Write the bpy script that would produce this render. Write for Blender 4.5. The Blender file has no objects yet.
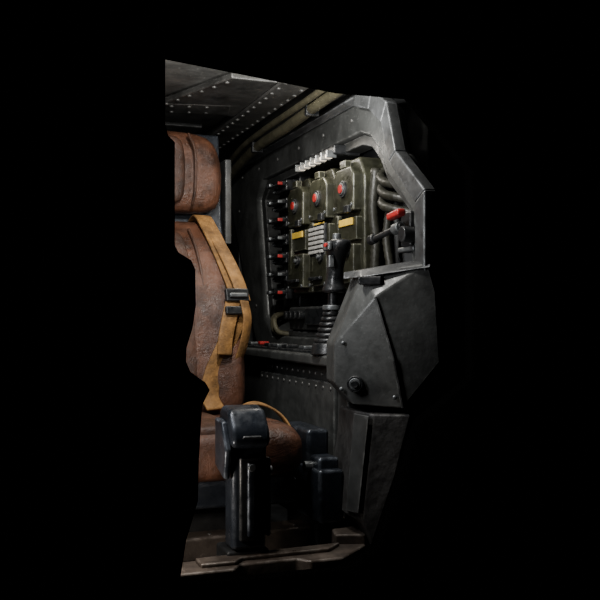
import bpy, bmesh, math, random
from mathutils import Vector, Matrix
random.seed(4)
D=bpy.data; C=bpy.context
col=C.scene.collection

# ---------------------------------------------------------------- materials
def mat(name, base, rough=.45, metal=0.0, var=.35, nscale=14, bump=.15, bscale=60, wear=None, wear_amt=.7, spec=.5, vor=False, scratch=0, grime=0, gscale=5):
    m=D.materials.new(name); m.use_nodes=True
    nt=m.node_tree; N=nt.nodes; L=nt.links
    b=N['Principled BSDF']
    b.inputs['Metallic'].default_value=metal
    b.inputs['Specular IOR Level'].default_value=spec
    tc=N.new('ShaderNodeTexCoord')
    n1=N.new('ShaderNodeTexNoise'); n1.inputs['Scale'].default_value=nscale; n1.inputs['Detail'].default_value=6; n1.inputs['Roughness'].default_value=.65
    L.new(tc.outputs['Object'],n1.inputs['Vector'])
    r=N.new('ShaderNodeValToRGB'); r.color_ramp.elements[0].position=.3; r.color_ramp.elements[1].position=.72
    r.color_ramp.elements[0].color=(*[c*(1-var) for c in base],1)
    r.color_ramp.elements[1].color=(*[min(1,c*(1+var)) for c in base],1)
    L.new(n1.outputs['Fac'],r.inputs['Fac'])
    out=r.outputs['Color']
    mr=N.new('ShaderNodeMapRange'); mr.inputs['To Min'].default_value=max(.05,rough-.12); mr.inputs['To Max'].default_value=min(1,rough+.2)
    mr.inputs['From Min'].default_value=.35; mr.inputs['From Max'].default_value=.65
    n2=N.new('ShaderNodeTexNoise'); n2.inputs['Scale'].default_value=nscale*2.3; n2.inputs['Detail'].default_value=8; n2.inputs['Roughness'].default_value=.7
    L.new(tc.outputs['Object'],n2.inputs['Vector']); L.new(n2.outputs['Fac'],mr.inputs['Value']); L.new(mr.outputs['Result'],b.inputs['Roughness'])
    def mixin(fac,outc,c):
        mx=N.new('ShaderNodeMix'); mx.data_type='RGBA'
        L.new(fac,mx.inputs['Factor']); L.new(outc,mx.inputs[6]); mx.inputs[7].default_value=(*c,1); return mx.outputs[2]
    if grime:
        n6=N.new('ShaderNodeTexNoise'); n6.inputs['Scale'].default_value=gscale; n6.inputs['Detail'].default_value=9; n6.inputs['Roughness'].default_value=.72
        L.new(tc.outputs['Object'],n6.inputs['Vector'])
        m6=N.new('ShaderNodeMapRange'); m6.inputs['From Min'].default_value=.46; m6.inputs['From Max'].default_value=.62; m6.inputs['To Max'].default_value=grime
        L.new(n6.outputs['Fac'],m6.inputs['Value'])
        out=mixin(m6.outputs['Result'],out,[c*.28 for c in base])
    if scratch:
        mp=N.new('ShaderNodeMapping'); mp.inputs['Scale'].default_value=(60,14,60); mp.inputs['Rotation'].default_value=(.6,.3,.4)
        L.new(tc.outputs['Object'],mp.inputs['Vector'])
        n4=N.new('ShaderNodeTexNoise'); n4.inputs['Scale'].default_value=1.6; n4.inputs['Detail'].default_value=8; n4.inputs['Roughness'].default_value=.75
        L.new(mp.outputs[0],n4.inputs['Vector'])
        m4=N.new('ShaderNodeMapRange'); m4.inputs['From Min'].default_value=.60; m4.inputs['From Max'].default_value=.72; m4.inputs['To Max'].default_value=scratch
        L.new(n4.outputs['Fac'],m4.inputs['Value'])
        out=mixin(m4.outputs['Result'],out,[min(1,c*4+.03) for c in base])
    if wear:
        bv=N.new('ShaderNodeBevel'); bv.samples=3; bv.inputs['Radius'].default_value=.006
        g=N.new('ShaderNodeNewGeometry')
        dp=N.new('ShaderNodeVectorMath'); dp.operation='DOT_PRODUCT'
        L.new(bv.outputs['Normal'],dp.inputs[0]); L.new(g.outputs['Normal'],dp.inputs[1])
        m1=N.new('ShaderNodeMapRange'); m1.inputs['From Min'].default_value=.995; m1.inputs['From Max'].default_value=.9; m1.inputs['To Min'].default_value=0; m1.inputs['To Max'].default_value=1
        L.new(dp.outputs['Value'],m1.inputs['Value'])
        n3=N.new('ShaderNodeTexNoise'); n3.inputs['Scale'].default_value=35; n3.inputs['Detail'].default_value=5
        L.new(tc.outputs['Object'],n3.inputs['Vector'])
        m2=N.new('ShaderNodeMapRange'); m2.inputs['From Min'].default_value=.42; m2.inputs['From Max'].default_value=.6
        L.new(n3.outputs['Fac'],m2.inputs['Value'])
        mu=N.new('ShaderNodeMath'); mu.operation='MULTIPLY'; L.new(m1.outputs['Result'],mu.inputs[0]); L.new(m2.outputs['Result'],mu.inputs[1])
        mu2=N.new('ShaderNodeMath'); mu2.operation='MULTIPLY'; mu2.inputs[1].default_value=wear_amt; L.new(mu.outputs[0],mu2.inputs[0])
        out=mixin(mu2.outputs[0],out,wear)
    L.new(out,b.inputs['Base Color'])
    bp=N.new('ShaderNodeBump'); bp.inputs['Strength'].default_value=bump; bp.inputs['Distance'].default_value=.004
    if vor:
        t=N.new('ShaderNodeTexVoronoi'); t.inputs['Scale'].default_value=bscale; t.feature='DISTANCE_TO_EDGE'
        L.new(tc.outputs['Object'],t.inputs['Vector'])
        rr=N.new('ShaderNodeMapRange'); rr.inputs['From Max'].default_value=.12; rr.inputs['To Max'].default_value=.3
        L.new(t.outputs['Distance'],rr.inputs['Value'])
        ad=N.new('ShaderNodeMath'); ad.operation='ADD'; L.new(rr.outputs['Result'],ad.inputs[0])
        n5=N.new('ShaderNodeTexNoise'); n5.inputs['Scale'].default_value=18; n5.inputs['Detail'].default_value=10; n5.inputs['Roughness'].default_value=.62; n5.inputs['Distortion'].default_value=1.0
        L.new(tc.outputs['Object'],n5.inputs['Vector'])
        m5=N.new('ShaderNodeMath'); m5.operation='MULTIPLY'; m5.inputs[1].default_value=5.0; L.new(n5.outputs['Fac'],m5.inputs[0]); L.new(m5.outputs[0],ad.inputs[1])
        L.new(ad.outputs[0],bp.inputs['Height'])
    else:
        t=N.new('ShaderNodeTexNoise'); t.inputs['Scale'].default_value=bscale; t.inputs['Detail'].default_value=5
        L.new(tc.outputs['Object'],t.inputs['Vector']); L.new(t.outputs['Fac'],bp.inputs['Height'])
    L.new(bp.outputs['Normal'],b.inputs['Normal'])
    return m
def emis(name,c,s):
    m=D.materials.new(name); m.use_nodes=True; b=m.node_tree.nodes['Principled BSDF']
    b.inputs['Base Color'].default_value=(*c,1); b.inputs['Emission Color'].default_value=(*c,1); b.inputs['Emission Strength'].default_value=s
    return m
M_wall=mat('painted_metal_grey',(.066,.069,.067),.42,.2,.4,9,.25,45,wear=(.34,.35,.34),wear_amt=.7,scratch=.35,grime=.6,gscale=6)
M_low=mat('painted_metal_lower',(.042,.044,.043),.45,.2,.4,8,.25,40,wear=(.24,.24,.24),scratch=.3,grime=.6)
M_ceil=mat('ceiling_metal',(.088,.088,.084),.40,.35,.45,10,.3,35,wear=(.34,.34,.33),scratch=.35,grime=.7,gscale=7)
M_rivet=mat('rivet_painted',(.13,.13,.126),.36,.5,.3,30,.1,80)
M_olive=mat('olive_module_paint',(.028,.029,.018),.36,.1,.45,22,.2,90,wear=(.28,.28,.21),wear_amt=.9,scratch=.35,grime=.7,gscale=18)
M_olived=mat('olive_hose_rubber',(.085,.078,.048),.5,0,.35,30,.2,90,grime=.5,gscale=20)
M_hosed=mat('dark_hose_rubber',(.018,.018,.013),.45,0,.35,30,.2,90)
M_black=mat('black_plastic',(.011,.012,.013),.33,0,.3,30,.12,120,wear=(.1,.1,.1))
M_dark=mat('dark_recess_metal',(.014,.015,.016),.5,.2,.4,12,.2,60)
M_rubber=mat('rough_black_rubber',(.034,.033,.032),.5,.1,.5,18,.9,38,wear=(.12,.12,.12))
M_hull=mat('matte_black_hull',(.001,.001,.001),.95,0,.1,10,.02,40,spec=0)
M_rim=mat('rim_metal',(.088,.092,.094),.38,.4,.35,12,.25,50,wear=(.42,.44,.46),wear_amt=.9,scratch=.4,grime=.6,gscale=9)
M_sill=mat('scuffed_sill_metal',(.095,.076,.062),.38,.3,.45,12,.3,45,wear=(.42,.38,.34),wear_amt=.9,scratch=.5,grime=.7,gscale=9)
M_leather=mat('brown_leather',(.105,.044,.024),.38,0,.5,14,.42,230,vor=True,scratch=.26,grime=.92,gscale=12)
M_leatherd=mat('dark_brown_leather',(.070,.031,.018),.42,0,.5,14,.42,230,vor=True,scratch=.22,grime=.85,gscale=12)
M_strap=mat('tan_webbing',(.27,.135,.038),.68,0,.45,25,.5,220,grime=.7,gscale=20)
M_red=mat('red_plastic',(.38,.02,.018),.4,0,.3,30,.05,80,grime=.5,gscale=60)
M_yel=mat('yellow_label',(.78,.52,.06),.5,0,.15,40,.05,80,grime=.4,gscale=60)
M_white=mat('pale_metal',(.46,.46,.44),.4,.2,.3,40,.1,80)
M_steel=mat('bare_steel',(.16,.17,.175),.38,.7,.25,30,.1,80)
M_navy=mat('blue_grey_metal',(.024,.029,.038),.32,.4,.4,14,.2,60,wear=(.5,.55,.62),wear_amt=1.0,scratch=.35,grime=.5)
M_lamp=emis('warm_lamp_glass',(1,.85,.66),2.2)

# ---------------------------------------------------------------- helpers
def empty(name):
    e=D.objects.new(name,None); e.empty_display_size=.05; col.objects.link(e); return e
def finish(ob,m,parent=None,bevel=0,seg=2,smooth=True):
    col.objects.link(ob); ob.data.materials.append(m)
    if parent: ob.parent=parent
    if bevel:
        md=ob.modifiers.new('bev','BEVEL'); md.width=bevel; md.segments=seg; md.limit_method='ANGLE'; md.angle_limit=math.radians(20)
    if smooth:
        for p in ob.data.polygons: p.use_smooth=True
        md=ob.modifiers.new('wn','WEIGHTED_NORMAL') if bevel else None
    return ob
def box(name,c,s,m,parent=None,bevel=.003,rot=(0,0,0)):
    me=D.meshes.new(name); bm=bmesh.new(); bmesh.ops.create_cube(bm,size=1)
    bmesh.ops.scale(bm,vec=s,verts=bm.verts); bm.to_mesh(me); bm.free()
    ob=D.objects.new(name,me); ob.location=c; ob.rotation_euler=[math.radians(a) for a in rot]
    return finish(ob,m,parent,bevel,2)
def cyl(name,c,r,h,axis,m,parent=None,bevel=.0015,r2=None,n=24,rot=None):
    me=D.meshes.new(name); bm=bmesh.new()
    bmesh.ops.create_cone(bm,cap_ends=True,segments=n,radius1=r,radius2=r if r2 is None else r2,depth=h)
    bm.to_mesh(me); bm.free()
    ob=D.objects.new(name,me); ob.location=c
    ax=Vector(axis).normalized(); ob.rotation_euler=ax.to_track_quat('Z','Y').to_euler()
    return finish(ob,m,parent,bevel,2)
def prism(name,pts,ext,m,parent=None,bevel=.004):
    me=D.meshes.new(name); bm=bmesh.new(); ext=Vector(ext)
    a=[bm.verts.new(p) for p in pts]; b=[bm.verts.new(Vector(p)+ext) for p in pts]
    bm.faces.new(a); bm.faces.new(b[::-1])
    n=len(pts)
    for i in range(n): bm.faces.new((a[i],b[i],b[(i+1)%n],a[(i+1)%n]))
    bmesh.ops.recalc_face_normals(bm,faces=bm.faces); bm.to_mesh(me); bm.free()
    ob=D.objects.new(name,me); return finish(ob,m,parent,bevel,2)
def ringplate(name,outer,inner,ext,m,parent=None,bevel=.005):
    me=D.meshes.new(name); bm=bmesh.new(); ext=Vector(ext); n=len(outer)
    assert len(inner)==n
    o=[bm.verts.new(p) for p in outer]; i_=[bm.verts.new(p) for p in inner]
    o2=[bm.verts.new(Vector(p)+ext) for p in outer]; i2=[bm.verts.new(Vector(p)+ext) for p in inner]
    for k in range(n):
        j=(k+1)%n
        bm.faces.new((o[k],o[j],i_[j],i_[k])); bm.faces.new((o2[k],i2[k],i2[j],o2[j]))
        bm.faces.new((o[k],o2[k],o2[j],o[j])); bm.faces.new((i_[k],i_[j],i2[j],i2[k]))
    bmesh.ops.recalc_face_normals(bm,faces=bm.faces); bm.to_mesh(me); bm.free()
    ob=D.objects.new(name,me); return finish(ob,m,parent,bevel,3)
def solid(name,verts,faces,m,parent=None,bevel=.006):
    me=D.meshes.new(name); me.from_pydata([tuple(v) for v in verts],[],faces)
    bm=bmesh.new(); bm.from_mesh(me); bmesh.ops.recalc_face_normals(bm,faces=bm.faces); bm.to_mesh(me); bm.free()
    ob=D.objects.new(name,me); return finish(ob,m,parent,bevel,3)
def catmull(pts,k=10):
    P=[Vector(p) for p in pts]; P=[2*P[0]-P[1]]+P+[2*P[-1]-P[-2]]; out=[]
    for i in range(1,len(P)-2):
        a,b,c,d=P[i-1:i+3]
        for j in range(k):
            t=j/k
            out.append(.5*((2*b)+(c-a)*t+(2*a-5*b+4*c-d)*t*t+(3*b-a-3*c+d)*t**3))
    out.append(P[-2]); return out
def tube(name,pts,r,m,parent=None,rib=0,ribn=2,k=10,n=10):
    pl=catmull(pts,k); me=D.meshes.new(name); bm=bmesh.new(); rings=[]
    up=Vector((.3,.2,.93)).normalized()
    for i,p in enumerate(pl):
        t=(pl[min(i+1,len(pl)-1)]-pl[max(i-1,0)]).normalized()
        s=t.cross(up)
        if s.length<.1: s=t.cross(Vector((1,0,0)))
        s.normalize(); w=s.cross(t).normalized()
        rr=r*(1+(rib if (i//ribn)%2 else 0))
        rings.append([bm.verts.new(p+s*math.cos(2*math.pi*a/n)*rr+w*math.sin(2*math.pi*a/n)*rr) for a in range(n)])
    for i in range(len(rings)-1):
        for a in range(n): bm.faces.new((rings[i][a],rings[i][(a+1)%n],rings[i+1][(a+1)%n],rings[i+1][a]))
    bm.faces.new(rings[0][::-1]); bm.faces.new(rings[-1])
    bmesh.ops.recalc_face_normals(bm,faces=bm.faces); bm.to_mesh(me); bm.free()
    ob=D.objects.new(name,me); return finish(ob,m,parent)
def ribbon(name,pts,widths_dir,w,th,m,parent=None,k=8):
    pl=catmull(pts,k); me=D.meshes.new(name); bm=bmesh.new(); rings=[]
    wd=Vector(widths_dir).normalized()
    for i,p in enumerate(pl):
        t=(pl[min(i+1,len(pl)-1)]-pl[max(i-1,0)]).normalized()
        s=(wd-t*wd.dot(t)).normalized(); nn=t.cross(s).normalized()
        rings.append([bm.verts.new(p+s*w/2*a+nn*th/2*b) for a,b in ((-1,-.6),(-.9,-1),(.9,-1),(1,-.6),(1,.6),(.9,1),(-.9,1),(-1,.6))])
    for i in range(len(rings)-1):
        for a in range(8): bm.faces.new((rings[i][a],rings[i][(a+1)%8],rings[i+1][(a+1)%8],rings[i+1][a]))
    bm.faces.new(rings[0][::-1]); bm.faces.new(rings[-1])
    bmesh.ops.recalc_face_normals(bm,faces=bm.faces); bm.to_mesh(me); bm.free()
    ob=D.objects.new(name,me); return finish(ob,m,parent)
def rivets(name,pts,normal,r,m,parent=None):
    me=D.meshes.new(name); bm=bmesh.new(); q=Vector(normal).to_track_quat('Z','Y').to_matrix().to_4x4()
    for p in pts:
        mt=Matrix.Translation(p)@q@Matrix.Diagonal((1,1,.5,1))
        bmesh.ops.create_uvsphere(bm,u_segments=10,v_segments=6,radius=r,matrix=mt)
    bm.to_mesh(me); bm.free(); ob=D.objects.new(name,me); return finish(ob,m,parent)
def line(a,b,n):
    a=Vector(a); b=Vector(b); return [a.lerp(b,i/(n-1)) for i in range(n)]

# ---------------------------------------------------------------- room shell
XW=.93
wall=empty('wall_right')
def yz(l,x): return [(x,y,z) for y,z in l]
outer=[(3.30,1.31),(2.04,1.31),(1.975,1.295),(1.90,1.245),(1.855,1.135),(1.75,1.045),(1.75,.645),(2.97,.645),(3.02,.70),(3.36,1.25)]
inner=[(2.90,1.225),(2.10,1.225),(2.04,1.205),(1.985,1.16),(1.945,1.10),(1.815,.995),(1.815,.70),(2.80,.70),(2.88,.76),(2.97,1.17)]
ringplate('panel_frame',yz(outer,XW),yz(inner,XW),(.03,0,0),M_wall,wall,.014)
inner2=[(2.87,1.20),(2.12,1.20),(2.06,1.185),(2.01,1.145),(1.965,1.085),(1.83,.985),(1.83,.715),(2.78,.715),(2.84,.77),(2.93,1.16)]
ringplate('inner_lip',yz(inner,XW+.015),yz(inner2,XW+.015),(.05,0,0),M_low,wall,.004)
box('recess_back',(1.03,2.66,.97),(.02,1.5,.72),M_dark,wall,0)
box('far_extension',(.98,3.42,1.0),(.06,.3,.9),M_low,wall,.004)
rim_o=[(2.07,1.318),(1.975,1.305),(1.893,1.258),(1.845,1.135),(1.705,1.028),(1.705,.855)]
rim_i=[(2.09,1.290),(1.995,1.262),(1.925,1.215),(1.880,1.115),(1.750,1.005),(1.750,.855)]
for i in range(5):
    prism('rim_segment_%d'%(i+1),[(.905,*rim_o[i]),(.905,*rim_o[i+1]),(.905,*rim_i[i+1]),(.905,*rim_i[i])],(.030,0,0),M_rim,wall,.004)
prism('frame_rail',[(.925,3.3,1.30),(.925,2.06,1.30),(.905,2.06,1.312),(.905,3.3,1.312)],(.02,0,.02),M_rim,wall,.003)
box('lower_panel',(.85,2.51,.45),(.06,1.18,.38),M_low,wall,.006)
box('lower_panel_plate',(.816,2.27,.47),(.012,.58,.26),M_wall,wall,.004)
rivets('lower_rivets',line((.819,1.95,.615),(.819,2.95,.615),24)+line((.819,1.95,.585),(.819,1.95,.3),8)+line((.81,2.0,.585),(.81,2.54,.585),12)+line((.81,2.0,.36),(.81,2.54,.36),12),(-1,0,0),.005,M_rivet,wall)
box('ledge',(.865,2.46,.652),(.15,1.20,.026),M_wall,wall,.006)
box('ledge_inlay',(.845,2.5,.668),(.07,.9,.008),M_black,wall,.002)
rivets('frame_bolts',line((.929,2.15,1.268),(.929,3.15,1.268),6)+[Vector((.929,3.19,1.15)),Vector((.929,2.98,.80)),Vector((.929,1.775,.95))],(-1,0,0),.006,M_rivet,wall)

ceil=empty('ceiling')
box('ceiling_plate',(.35,2.58,1.40),(1.5,1.9,.04),M_ceil,ceil,0)
box('ceiling_rib',(.79,2.6,1.372),(.09,1.8,.03),M_ceil,ceil,.006)
box('ceiling_cross_rib',(.3,2.62,1.372),(.84,.11,.024),M_ceil,ceil,.006,rot=(0,0,-12))
prism('ceiling_gusset',[(.745,2.2,1.378),(.745,2.62,1.378),(.50,2.55,1.378),(.62,2.2,1.378)],(0,0,-.016),M_ceil,ceil,.004)
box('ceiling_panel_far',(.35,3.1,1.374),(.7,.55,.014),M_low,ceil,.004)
prism('ceiling_chamfer',[(.84,1.75,1.385),(.95,1.75,1.335),(.95,3.45,1.335),(.84,3.45,1.385)],(.012,0,.02),M_ceil,ceil,.003)
rv=line((.758,1.9,1.356),(.758,3.4,1.356),28)+line((.822,1.9,1.356),(.822,3.4,1.356),28)
a=math.radians(-12); 
for off in (-.035,.035):
    rv+=[Vector((.3+t*math.cos(a)-off*math.sin(a),2.62+t*math.sin(a)+off*math.cos(a),1.359)) for t in [(-.3+i*.05) for i in range(14)]]
rv+=line((.62,2.24,1.361),(.52,2.52,1.361),6)
rivets('ceiling_rivets',rv,(0,0,-1),.0065,M_rivet,ceil)

wb=empty('wall_back')
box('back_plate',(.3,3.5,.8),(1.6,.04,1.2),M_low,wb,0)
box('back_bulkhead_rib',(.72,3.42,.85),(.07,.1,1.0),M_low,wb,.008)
rivets('back_rivets',line((.62,3.478,.4),(.62,3.478,1.3),20),(0,-1,0),.007,M_rivet,wb)
fl=box('floor',(.3,2.59,.20),(1.5,1.85,.04),M_dark,None,0)
wl=box('wall_left',(-.42,2.59,.8),(.04,1.83,1.2),M_dark,None,0)

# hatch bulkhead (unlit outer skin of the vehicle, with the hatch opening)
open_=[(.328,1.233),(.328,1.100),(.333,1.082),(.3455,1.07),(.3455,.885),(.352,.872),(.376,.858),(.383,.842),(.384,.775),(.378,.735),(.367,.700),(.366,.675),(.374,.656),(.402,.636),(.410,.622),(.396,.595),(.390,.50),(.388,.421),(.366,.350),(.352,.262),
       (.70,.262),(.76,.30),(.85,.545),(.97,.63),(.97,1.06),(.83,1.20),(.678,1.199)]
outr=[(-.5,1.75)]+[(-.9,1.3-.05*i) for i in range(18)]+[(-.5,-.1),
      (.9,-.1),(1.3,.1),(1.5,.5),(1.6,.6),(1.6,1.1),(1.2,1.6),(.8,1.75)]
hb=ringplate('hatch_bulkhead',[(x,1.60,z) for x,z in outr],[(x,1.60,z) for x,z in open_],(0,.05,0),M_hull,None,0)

# ---------------------------------------------------------------- ceiling hoses
h=empty('overhead_hose')
tube('hose_a',[(.895,3.32,1.25),(.885,3.1,1.285),(.875,2.8,1.312),(.872,2.5,1.316),(.874,2.25,1.328),(.885,2.05,1.34),(.90,1.98,1.35)],.015,M_olived,h)
tube('hose_b',[(.885,3.25,1.30),(.86,2.95,1.33),(.852,2.65,1.338),(.850,2.35,1.34),(.860,2.05,1.352)],.009,M_olived,h)
for i,(y,z) in enumerate(((2.8,1.314),(2.3,1.326))): box('clamp_%d'%i,(.876,y,z),(.038,.018,.038),M_black,h,.003)

# ---------------------------------------------------------------- instrument modules
for k,yc in enumerate((2.535,2.35,2.165)):
    p=empty('breaker_module' if k==0 else 'breaker_module.%03d'%k)
    xf=.925
    prism('body',[(xf+.01,yc-.082,.83),(xf+.01,yc+.082,.83),(xf+.01,yc+.082,1.12),(xf+.01,yc+.05,1.17),(xf+.01,yc-.05,1.17),(xf+.01,yc-.082,1.12)],(.082,0,0),M_olive,p,.006)
    prism('upper_door',[(xf-.014,yc-.066,1.03),(xf-.014,yc+.066,1.03),(xf-.014,yc+.066,1.125),(xf-.014,yc+.045,1.145),(xf-.014,yc-.045,1.145),(xf-.014,yc-.066,1.125)],(.03,0,0),M_olive,p,.005)
    box('lower_door',(xf,yc,.895),(.026,.13,.10),M_olive,p,.004)
    box('mid_strip',(xf+.004,yc,.985),(.022,.14,.06),M_olive,p,.003)
    box('strap_band',(xf-.008,yc+.045,.955),(.012,.022,.14),M_olive,p,.003)
    box('top_catch',(xf-.006,yc,1.155),(.02,.035,.02),M_olive,p,.003)
    cyl('button_ring',(xf-.016,yc-.005,1.09),.022,.008,(-1,0,0),M_black,p)
    cyl('button_bezel',(xf-.018,yc-.005,1.09),.016,.010,(-1,0,0),M_steel,p)
    cyl('red_button',(xf-.021,yc-.005,1.09),.012,.010,(-1,0,0),M_red,p,.002)
    if k!=1: box('yellow_label',(xf-.009,yc,1.003),(.004,.105,.018),M_yel,p,.001)
    else:
        box('yellow_label',(xf-.009,yc,1.018),(.004,.08,.008),M_yel,p,.001)
        for j in range(6): box('grille_bar_%d'%j,(xf-.018,yc,1.005-j*.013),(.006,.105,.0085),M_white,p,.001)
        box('grille_back',(xf-.011,yc,.973),(.008,.115,.088),M_black,p,.002)
    cyl('lock',(xf-.016,yc-.03,.925),.014,.012,(-1,0,0),M_black,p)
    cyl('lock_core',(xf-.024,yc-.03,.925),.006,.008,(-1,0,0),M_steel,p,.001)
    box('pull_handle',(xf-.02,yc,.866),(.012,.085,.010),M_black,p,.003)
    for sy in (-.058,.058):
        for z in (.85,1.045): cyl('screw',(xf-.014,yc+sy,z),.005,.006,(-1,0,0),M_steel,p,.001,n=12)
    box('latch',(xf-.016,yc-.035,1.035),(.012,.03,.02),M_black,p,.003)

# control panel: switch bank + instrument row + ledge controls
sb=empty('control_panel')
box('bank_plate',(.985,2.72,1.0),(.04,.15,.42),M_black,sb,.005)
for i in range(7):
    z=1.175-i*.057
    box('switch_body_%d'%i,(.95,2.725,z),(.045,.12,.036),M_black,sb,.005)
    box('switch_lever_%d'%i,(.918,2.715,z+.004),(.035,.10,.015),M_black,sb,.004)
    box('switch_red_%d'%i,(.909,2.668,z+.003),(.016,.010,.010),M_red if i not in (1,3,5) else M_steel,sb,.002)
    box('switch_tip_%d'%i,(.900,2.745,z+.005),(.012,.03,.012),M_steel,sb,.003)
    cyl('switch_screw_%d'%i,(.926,2.775,z-.01),.005,.01,(-1,0,0),M_steel,sb,.001,n=10)
box('row_box',(.975,2.44,.755),(.07,.46,.07),M_low,sb,.006)
box('row_cover',(.935,2.38,.76),(.02,.22,.05),M_black,sb,.004)
for i in range(4): cyl('knob_%d'%i,(.93,2.52+i*.04,.765),.013,.03,(-1,0,0),M_black,sb,.002)
for i,(y,z) in enumerate(((2.62,.68),(2.14,.68))):
    box('red_toggle_%d'%i,(.84,y,z),(.03,.025,.010),M_red,sb,.003)
for i,y in enumerate((2.8,2.72,2.54,2.46,2.38,2.24)): box('ledge_key_%d'%i,(.84,y,.677),(.034,.045,.010),M_steel if i%2 else M_black,sb,.003)

lm=empty('panel_lamp')
box('lamp_housing',(.95,2.36,1.207),(.08,.27,.028),M_black,lm,.006)
for i in range(6): box('lamp_slat_%d'%i,(.913,2.258+i*.041,1.194),(.02,.028,.011),M_lamp,lm,.003)
for i in range(7): box('lamp_fin_%d'%i,(.908,2.2375+i*.041,1.195),(.028,.008,.02),M_steel,lm,.001)

cb=empty('cable_bundle')
tube('cable_low_a',[(.975,2.82,.775),(.93,2.79,.755),(.93,2.77,.715),(.95,2.70,.70)],.010,M_olived,cb)
tube('cable_low_b',[(.965,2.775,.775),(.92,2.75,.755),(.92,2.72,.715),(.95,2.69,.705)],.008,M_olived,cb)
hp=empty('ribbed_hose')
for i in range(3):
    o=i*.030
    tube('hose_%d'%i,[(1.0,2.045,1.14-o*.3),(.965,2.045-o*.2,1.115-o),(.95,2.00,1.09-o),(.96,1.95,1.075-o),(1.0,1.90,1.06-o)],.010,M_hosed,hp,rib=.2,ribn=1,k=9)
tube('vertical_hose_a',[(.955,2.055,1.13),(.95,2.06,1.03),(.955,2.055,.95),(.95,2.05,.86),(.96,2.055,.75)],.012,M_hosed,hp,rib=.15,ribn=1,k=10)
tube('vertical_hose_b',[(.975,2.02,1.02),(.97,2.025,.95),(.975,2.01,.86),(.975,2.02,.75)],.010,M_hosed,hp,rib=.15,ribn=1,k=10)

rl=empty('emergency_lever')
box('lever_bracket',(.945,1.825,.955),(.05,.05,.08),M_black,rl,.006)
cyl('lever_bar',(.90,1.88,.95),.007,.16,(0,1,-.12),M_black,rl,.002)
cyl('lever_collar',(.90,1.82,.956),.013,.03,(0,1,-.12),M_steel,rl,.002)
cyl('lever_end',(.90,1.955,.942),.012,.026,(0,1,-.12),M_black,rl,.003)
box('lever_red_grip',(.89,1.81,.985),(.022,.06,.016),M_red,rl,.005,rot=(-6,0,0))
cyl('lever_pivot',(.908,1.79,.94),.018,.03,(-1,0,0),M_black,rl,.003)
box('lever_guard',(.945,1.83,.91),(.045,.08,.012),M_steel,rl,.004)

# ---------------------------------------------------------------- joystick
js=empty('joystick')
jx,jy=.825,2.04
cyl('base',(jx,jy,.680),.050,.03,(0,0,1),M_black,js,.005,r2=.042)
for i in range(6): cyl('boot_%d'%i,(jx,jy-.002*i,.700+i*.013),.040-i*.0035,.011,(0,0,1),M_black,js,.004)
cyl('collar',(jx,jy-.014,.780),.024,.012,(0,0,1),M_steel,js,.002)
cyl('stem',(jx,jy-.018,.80),.013,.06,(0,0,1),M_black,js,.001)
def loftz(name,secs,m,parent,n=16,sub=1):
    me=D.meshes.new(name); bm=bmesh.new(); R=[]
    for (cx,cy,z,rx,ry) in secs:
        R.append([bm.verts.new((cx+rx*math.cos(2*math.pi*a/n),cy+ry*math.sin(2*math.pi*a/n),z)) for a in range(n)])
    for i in range(len(R)-1):
        for a in range(n): bm.faces.new((R[i][a],R[i][(a+1)%n],R[i+1][(a+1)%n],R[i+1][a]))
    bm.faces.new(R[0][::-1]); bm.faces.new(R[-1]); bm.to_mesh(me); bm.free()
    ob=D.objects.new(name,me); finish(ob,m,parent)
    s=ob.modifiers.new('s','SUBSURF'); s.levels=sub; s.render_levels=sub; return ob
g=jy-.026
loftz('grip',[(jx,g,.814,.030,.030),(jx,g,.824,.032,.032),(jx,g,.838,.022,.024),(jx,g-.004,.862,.020,.025),(jx,g-.010,.884,.021,.022),(jx,g-.016,.902,.024,.028),(jx,g-.026,.918,.030,.036),(jx,g-.032,.936,.029,.038),(jx,g-.032,.943,.022,.028)],M_black,js)
box('trigger',(jx-.022,g-.034,.889),(.014,.012,.03),M_steel,js,.003)
cyl('hat_switch',(jx-.006,g-.03,.948),.010,.016,(0,0,1),M_steel,js,.002)
box('grip_button_plate',(jx-.03,g-.03,.925),(.01,.04,.02),M_steel,js,.003)
cyl('red_fire_button',(jx-.036,g-.04,.927),.005,.01,(-1,-.3,0),M_red,js,.001)

# ---------------------------------------------------------------- side console (angular)
sc=empty('side_console')
A=Vector((.74,1.813,0)); B=Vector((.93,1.69,0)); nrm=Vector((-.543,-.84,0)).normalized()
def S(s,z,o=0.0):
    p=A.lerp(B,s)+nrm*o; return Vector((p.x,p.y,z))
R1=S(.42,.80,.020); R2=S(.60,.665,.026)
front=[S(.26,.854,-.03),S(.907,.873,-.006),S(.98,.814,0),S(1.02,.661,0),S(.673,.562,.006),S(.186,.566,-.01),S(0,.613,-.01),S(0,.696,-.01),R1,R2]
back=[Vector((p.x+.03,p.y+.12,p.z)) for p in front[:8]]
for i in (1,2,3): back[i].x-=.04
V=front+back
F=[(0,1,8),(1,2,9,8),(2,3,9),(3,4,9),(4,5,6,9),(6,7,8,9),(7,0,8)]
for i in range(8):
    j=(i+1)%8; F.append((i,j,10+j,10+i))
F.append(tuple(range(17,9,-1)))
solid('console_body',V,F,M_wall,sc,.004)
def rail(nm,p,q,w=.006):
    p=Vector(p); q=Vector(q); d=(q-p); s=d.cross(nrm).normalized()*w
    prism(nm,[p-s,p+s,q+s,q-s],nrm*.004,M_low,sc,.0015)
rail('ridge_rail_b',R1,R2+nrm*.0005,.003); rail('ridge_rail_c',R2,front[4],.003)
cyl('socket_ring',S(.22,.612,.002),.018,.02,nrm,M_black,sc,.002)
cyl('socket_face',S(.22,.612,.010),.013,.008,nrm,M_steel,sc,.002)
cyl('socket_core',S(.22,.612,.014),.008,.008,nrm,M_black,sc,.001)
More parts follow.
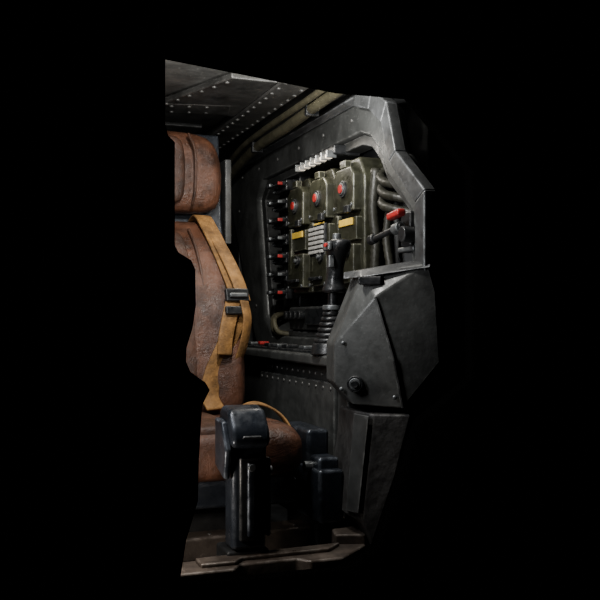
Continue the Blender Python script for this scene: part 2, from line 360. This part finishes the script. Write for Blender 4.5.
box('console_slot',S(.36,.835,.0),(.05,.02,.018),M_black,sc,.003,rot=(0,0,-33))
prism('console_cap',[S(.24,.86,-.04),S(.92,.882,-.02),S(.94,.862,.006),S(.27,.842,.004)],(.0,.10,.0),M_rim,sc,.004)
rivets('console_screws',[S(.10,.70,.003),S(.08,.60,-.001),S(.60,.585,.014)],nrm,.005,M_steel,sc)

hl=empty('hatch_pillar')
fl_=[S(.19,.553,-.02),S(.40,.549,.012),S(.29,.315,.012),S(.10,.325,-.02)]
fr_=[S(.76,.549,.004),S(.63,.43,.004),S(.38,.262,.004)]
V=[fl_[0],fl_[1],fr_[0],fr_[1],fr_[2],fl_[2],fl_[3]]; V+= [Vector((p.x+.01,p.y+.11,p.z)) for p in V]
F=[(0,1,5,6),(1,2,3,5),(3,4,5)]
for i in range(7): F.append((i,(i+1)%7,7+(i+1)%7,7+i))
F.append(tuple(range(13,6,-1)))
solid('pillar_body',V,F,M_rubber,hl,.006)
prism('pillar_inner_strip',[S(.20,.548,-.008),S(.36,.545,.014),S(.26,.335,.014),S(.12,.335,-.012)],nrm*.006,M_low,hl,.003)

# ---------------------------------------------------------------- sill
sl=empty('hatch_sill')
prism('sill_base',[(.36,1.67,.222),(.70,1.67,.222),(.80,1.76,.222),(.84,2.0,.222),(.42,1.95,.222)],(0,0,.012),M_dark,sl,.003)
prism('sill_rear_bar',[(.40,1.875,.234),(.80,1.91,.234),(.84,2.0,.234),(.42,1.95,.234)],(0,0,.05),M_sill,sl,.006)
prism('sill_front_bar',[(.36,1.68,.234),(.48,1.68,.234),(.50,1.71,.234),(.62,1.71,.234),(.64,1.685,.234),(.71,1.685,.234),(.80,1.77,.234),(.78,1.80,.234),(.38,1.765,.234)],(0,0,.034),M_sill,sl,.005)
prism('sill_front_plate',[(.42,1.705,.266),(.49,1.705,.266),(.51,1.73,.266),(.70,1.735,.266),(.74,1.775,.266),(.42,1.755,.266)],(0,0,.010),M_sill,sl,.003)
prism('sill_end',[(.735,1.79,.234),(.80,1.77,.234),(.845,1.99,.234),(.775,1.94,.234)],(0,0,.055),M_sill,sl,.005)
box('sill_tread',(.57,1.83,.238),(.33,.035,.012),M_low,sl,.003,rot=(0,0,5))
rivets('sill_bolts',line((.42,1.90,.284),(.76,1.935,.284),6),(0,0,1),.005,M_rivet,sl)

# ---------------------------------------------------------------- seat
st=empty('cockpit_seat')
cx=.42
def pad(name,rings,m,parent,sub=2,ex=4.0,n=32):
    me=D.meshes.new(name); bm=bmesh.new(); R=[]
    for (c,hu,hv,au,av,bol) in rings:
        c=Vector(c); au=Vector(au); av=Vector(av); ring=[]
        for a in range(n):
            th=2*math.pi*(a+.5)/n; cu=math.cos(th); sv=math.sin(th)
            uu=math.copysign(abs(cu)**(2/ex),cu); vv=math.copysign(abs(sv)**(2/ex),sv)
            off=0
            if vv<0: off=-bol*(max(0,abs(uu)-.45)/.55)**.8*(1 if abs(uu)<.97 else .6)
            ring.append(bm.verts.new(c+au*hu*uu+av*(hv*vv+off)))
        R.append(ring)
    for i in range(len(R)-1):
        for a in range(n): bm.faces.new((R[i][a],R[i][(a+1)%n],R[i+1][(a+1)%n],R[i+1][a]))
    bm.faces.new(R[0][::-1]); bm.faces.new(R[-1])
    bmesh.ops.recalc_face_normals(bm,faces=bm.faces); bm.to_mesh(me); bm.free()
    ob=D.objects.new(name,me); finish(ob,m,parent)
    s=ob.modifiers.new('s','SUBSURF'); s.levels=sub; s.render_levels=sub; return ob
X=(1,0,0); Y=(0,1,0)
bk=[(.47,2.33,.235,.05,0),(.49,2.31,.255,.06,.02),(.56,2.31,.262,.062,.03),(.66,2.33,.262,.062,.035),(.76,2.355,.26,.06,.035),(.86,2.395,.258,.058,.03),(.94,2.445,.255,.055,.025),(1.0,2.50,.25,.05,.02),(1.025,2.53,.235,.04,.01),(1.03,2.535,.2,.03,0)]
pad('backrest',[((cx,y,z),hx,hy,X,Y,b) for z,y,hx,hy,b in bk],M_leather,st,1)
pad('backrest_center',[((cx,y-.052,z),hx,.022,X,Y,0) for z,y,hx in ((.52,2.31,.10),(.53,2.308,.125),(.62,2.32,.135),(.74,2.35,.135),(.86,2.395,.135),(.95,2.45,.13),(.99,2.485,.12),(.995,2.49,.1))],M_leatherd,st,1)
hr=[(1.055,2.56,.19,.03,0),(1.062,2.56,.24,.05,.01),(1.085,2.56,.262,.060,.022),(1.17,2.56,.268,.066,.028),(1.24,2.565,.256,.060,.022),(1.28,2.57,.235,.048,.01),(1.295,2.575,.17,.03,0)]
pad('headrest_wings',[((cx,y,z),hx,hy,X,Y,b) for z,y,hx,hy,b in hr],M_leather,st,1,3.2)
pad('headrest_center',[((cx,2.505,z),hx,.03,X,Y,0) for z,hx in ((1.075,.11),(1.082,.14),(1.12,.15),(1.22,.15),(1.262,.14),(1.27,.11))],M_leatherd,st,1)
tube('piping_head',[(cx+.165,2.482,1.075),(cx+.170,2.466,1.12),(cx+.170,2.466,1.22),(cx+.155,2.485,1.275)],.004,M_leatherd,st)
tube('piping_back',[(cx+.15,2.255,.53),(cx+.158,2.262,.62),(cx+.158,2.29,.74),(cx+.158,2.335,.86),(cx+.152,2.39,.95),(cx+.145,2.44,1.0)],.004,M_leatherd,st)
cu=[(1.85,.25,.035,0),(1.86,.27,.05,.01),(1.90,.28,.056,.02),(2.0,.282,.056,.022),(2.12,.28,.054,.022),(2.25,.275,.05,.02),(2.30,.26,.04,0)]
pad('cushion',[((cx,y,.455),hx,hz,X,(0,0,-1),b) for y,hx,hz,b in cu],M_leather,st,1)
pad('cushion_center',[((cx,y,.505),.15*s,.016,X,(0,0,-1),0) for y,s in ((1.87,.8),(1.88,1),(1.98,1),(2.15,1),(2.24,1),(2.25,.8))],M_leatherd,st,1)
box('seat_pan',(cx,2.1,.375),(.52,.46,.06),M_navy,st,.01)
box('seat_pedestal',(cx,2.12,.285),(.36,.36,.135),M_dark,st,.01)
prism('seat_back_shell',[(.695,2.36,.42),(.695,2.45,.42),(.695,2.62,1.05),(.695,2.64,1.30),(.695,2.60,1.30),(.695,2.57,1.05)],(-.55,0,0),M_navy,st,.008)
box('shell_side_bracket',(.715,2.60,1.1),(.02,.06,.25),M_low,st,.004)

ab=empty('seat_side_rail')
box('rail_lower',(.748,1.97,.36),(.06,.26,.12),M_navy,ab,.008)
box('rail_upper',(.748,2.01,.455),(.055,.18,.09),M_navy,ab,.010)
box('rail_step',(.748,1.885,.42),(.05,.06,.05),M_navy,ab,.008)
box('rail_foot',(.748,1.97,.26),(.05,.2,.085),M_dark,ab,.006)
cyl('rail_knob',(.715,1.90,.42),.012,.02,(-1,0,0),M_steel,ab,.002)

cp=empty('control_column')
prism('post_body',[(.492,1.80,.285),(.565,1.80,.285),(.567,1.80,.50),(.556,1.80,.535),(.505,1.80,.535),(.492,1.80,.50)],(0,-.06,0),M_navy,cp,.010)
box('post_foot',(.528,1.79,.262),(.09,.09,.045),M_dark,cp,.006)
prism('post_head',[(.486,1.822,.515),(.486,1.735,.490),(.486,1.712,.503),(.486,1.720,.533),(.486,1.75,.568),(.486,1.80,.576),(.486,1.825,.56)],(.080,0,0),M_navy,cp,.010)
prism('post_head_shoulder',[(.474,1.81,.45),(.474,1.74,.43),(.474,1.725,.49),(.474,1.76,.545),(.474,1.81,.55)],(.014,0,0),M_navy,cp,.005)
box('post_side_plate',(.5705,1.765,.39),(.010,.045,.16),M_navy,cp,.004)
box('post_front_plate',(.528,1.736,.39),(.045,.012,.17),M_black,cp,.005)
box('post_front_rib',(.528,1.728,.39),(.015,.01,.15),M_navy,cp,.003)
box('post_head_slot',(.527,1.728,.52),(.04,.03,.012),M_black,cp,.003,rot=(35,0,0))
cyl('post_bolt_a',(.528,1.722,.455),.008,.012,(0,-1,0),M_steel,cp,.002)
cyl('post_bolt_b',(.578,1.765,.44),.010,.012,(1,0,0),M_steel,cp,.002)

hs=empty('seat_harness')
ribbon('shoulder_strap',[(.615,2.56,1.035),(.617,2.50,1.045),(.622,2.44,1.01),(.636,2.385,.95),(.652,2.335,.88),(.662,2.295,.82),(.655,2.27,.76),(.625,2.26,.69),(.59,2.25,.62),(.572,2.235,.56),(.58,2.2,.525)],(1,.15,0),.050,.006,M_strap,hs)
ribbon('strap_overlay',[(.628,2.435,1.0),(.648,2.365,.93),(.666,2.31,.86),(.676,2.275,.80)],(1,.35,0),.042,.006,M_strap,hs)
ribbon('strap_loop',[(.645,2.272,.80),(.628,2.250,.75),(.615,2.238,.70),(.612,2.236,.66)],(1,.15,0),.04,.006,M_strap,hs)
ribbon('strap_tail',[(.672,2.262,.80),(.676,2.245,.75),(.668,2.25,.69),(.655,2.262,.64)],(1,.5,0),.028,.005,M_strap,hs)
box('buckle_frame',(.655,2.272,.815),(.066,.014,.035),M_black,hs,.004,rot=(-15,0,8))
box('buckle_bar',(.657,2.262,.815),(.05,.008,.012),M_steel,hs,.003,rot=(-15,0,8))
box('buckle_lower',(.645,2.252,.775),(.055,.012,.022),M_black,hs,.004,rot=(-15,0,8))
ribbon('lap_strap',[(.57,1.98,.525),(.60,2.02,.545),(.64,2.04,.552),(.68,2.03,.535),(.705,2.01,.50),(.71,2.0,.46)],(0,1,.1),.035,.005,M_strap,hs)
box('lap_buckle',(.585,1.975,.53),(.05,.04,.012),M_black,hs,.004)

# ---------------------------------------------------------------- lights
def area(name,loc,target,size,energy,color,sy=None):
    l=D.lights.new(name,'AREA'); l.energy=energy; l.color=color; l.size=size
    if sy: l.shape='RECTANGLE'; l.size_y=sy
    o=D.objects.new(name,l); o.location=loc
    o.rotation_euler=(Vector(target)-Vector(loc)).to_track_quat('-Z','Y').to_euler(); col.objects.link(o); return o
area('hidden_key_light',(.50,1.80,1.34),(.86,2.25,.85),.08,7,(1,.97,.92))  # added key light, out of view above the hatch; not a cockpit fixture
area('panel_light',(.84,2.30,1.22),(.90,2.30,.8),.24,1.0,(1,.92,.80),.03)
area('ceiling_fill_light',(.80,1.92,1.14),(.80,2.15,1.4),.05,1.5,(1,.98,.95))  # added upward fill to brighten the ceiling; no lamp stands here
area('side_fill_light',(.30,1.70,.95),(.85,1.80,.60),.08,2.1,(.98,.98,1),.3)  # added fill hidden behind the left bulkhead, brightens console, pillar and seat side
area('sill_fill_light',(.33,1.70,.43),(.66,1.85,.27),.05,.45,(1,.9,.8))  # added low fill, unseen behind the bulkhead, lifts the sill and column

w=D.worlds.new('World'); C.scene.world=w; w.use_nodes=True
w.node_tree.nodes['Background'].inputs[0].default_value=(0,0,0,1)
w.node_tree.nodes['Background'].inputs[1].default_value=0

# ---------------------------------------------------------------- camera
cam=D.cameras.new('camera'); co=D.objects.new('camera',cam); col.objects.link(co)
co.location=(0,0,.75); co.rotation_euler=(math.radians(90),0,-math.radians(20.1))
cam.sensor_width=36; cam.lens=36*900/600; cam.shift_y=20/600; cam.clip_start=.05
C.scene.camera=co
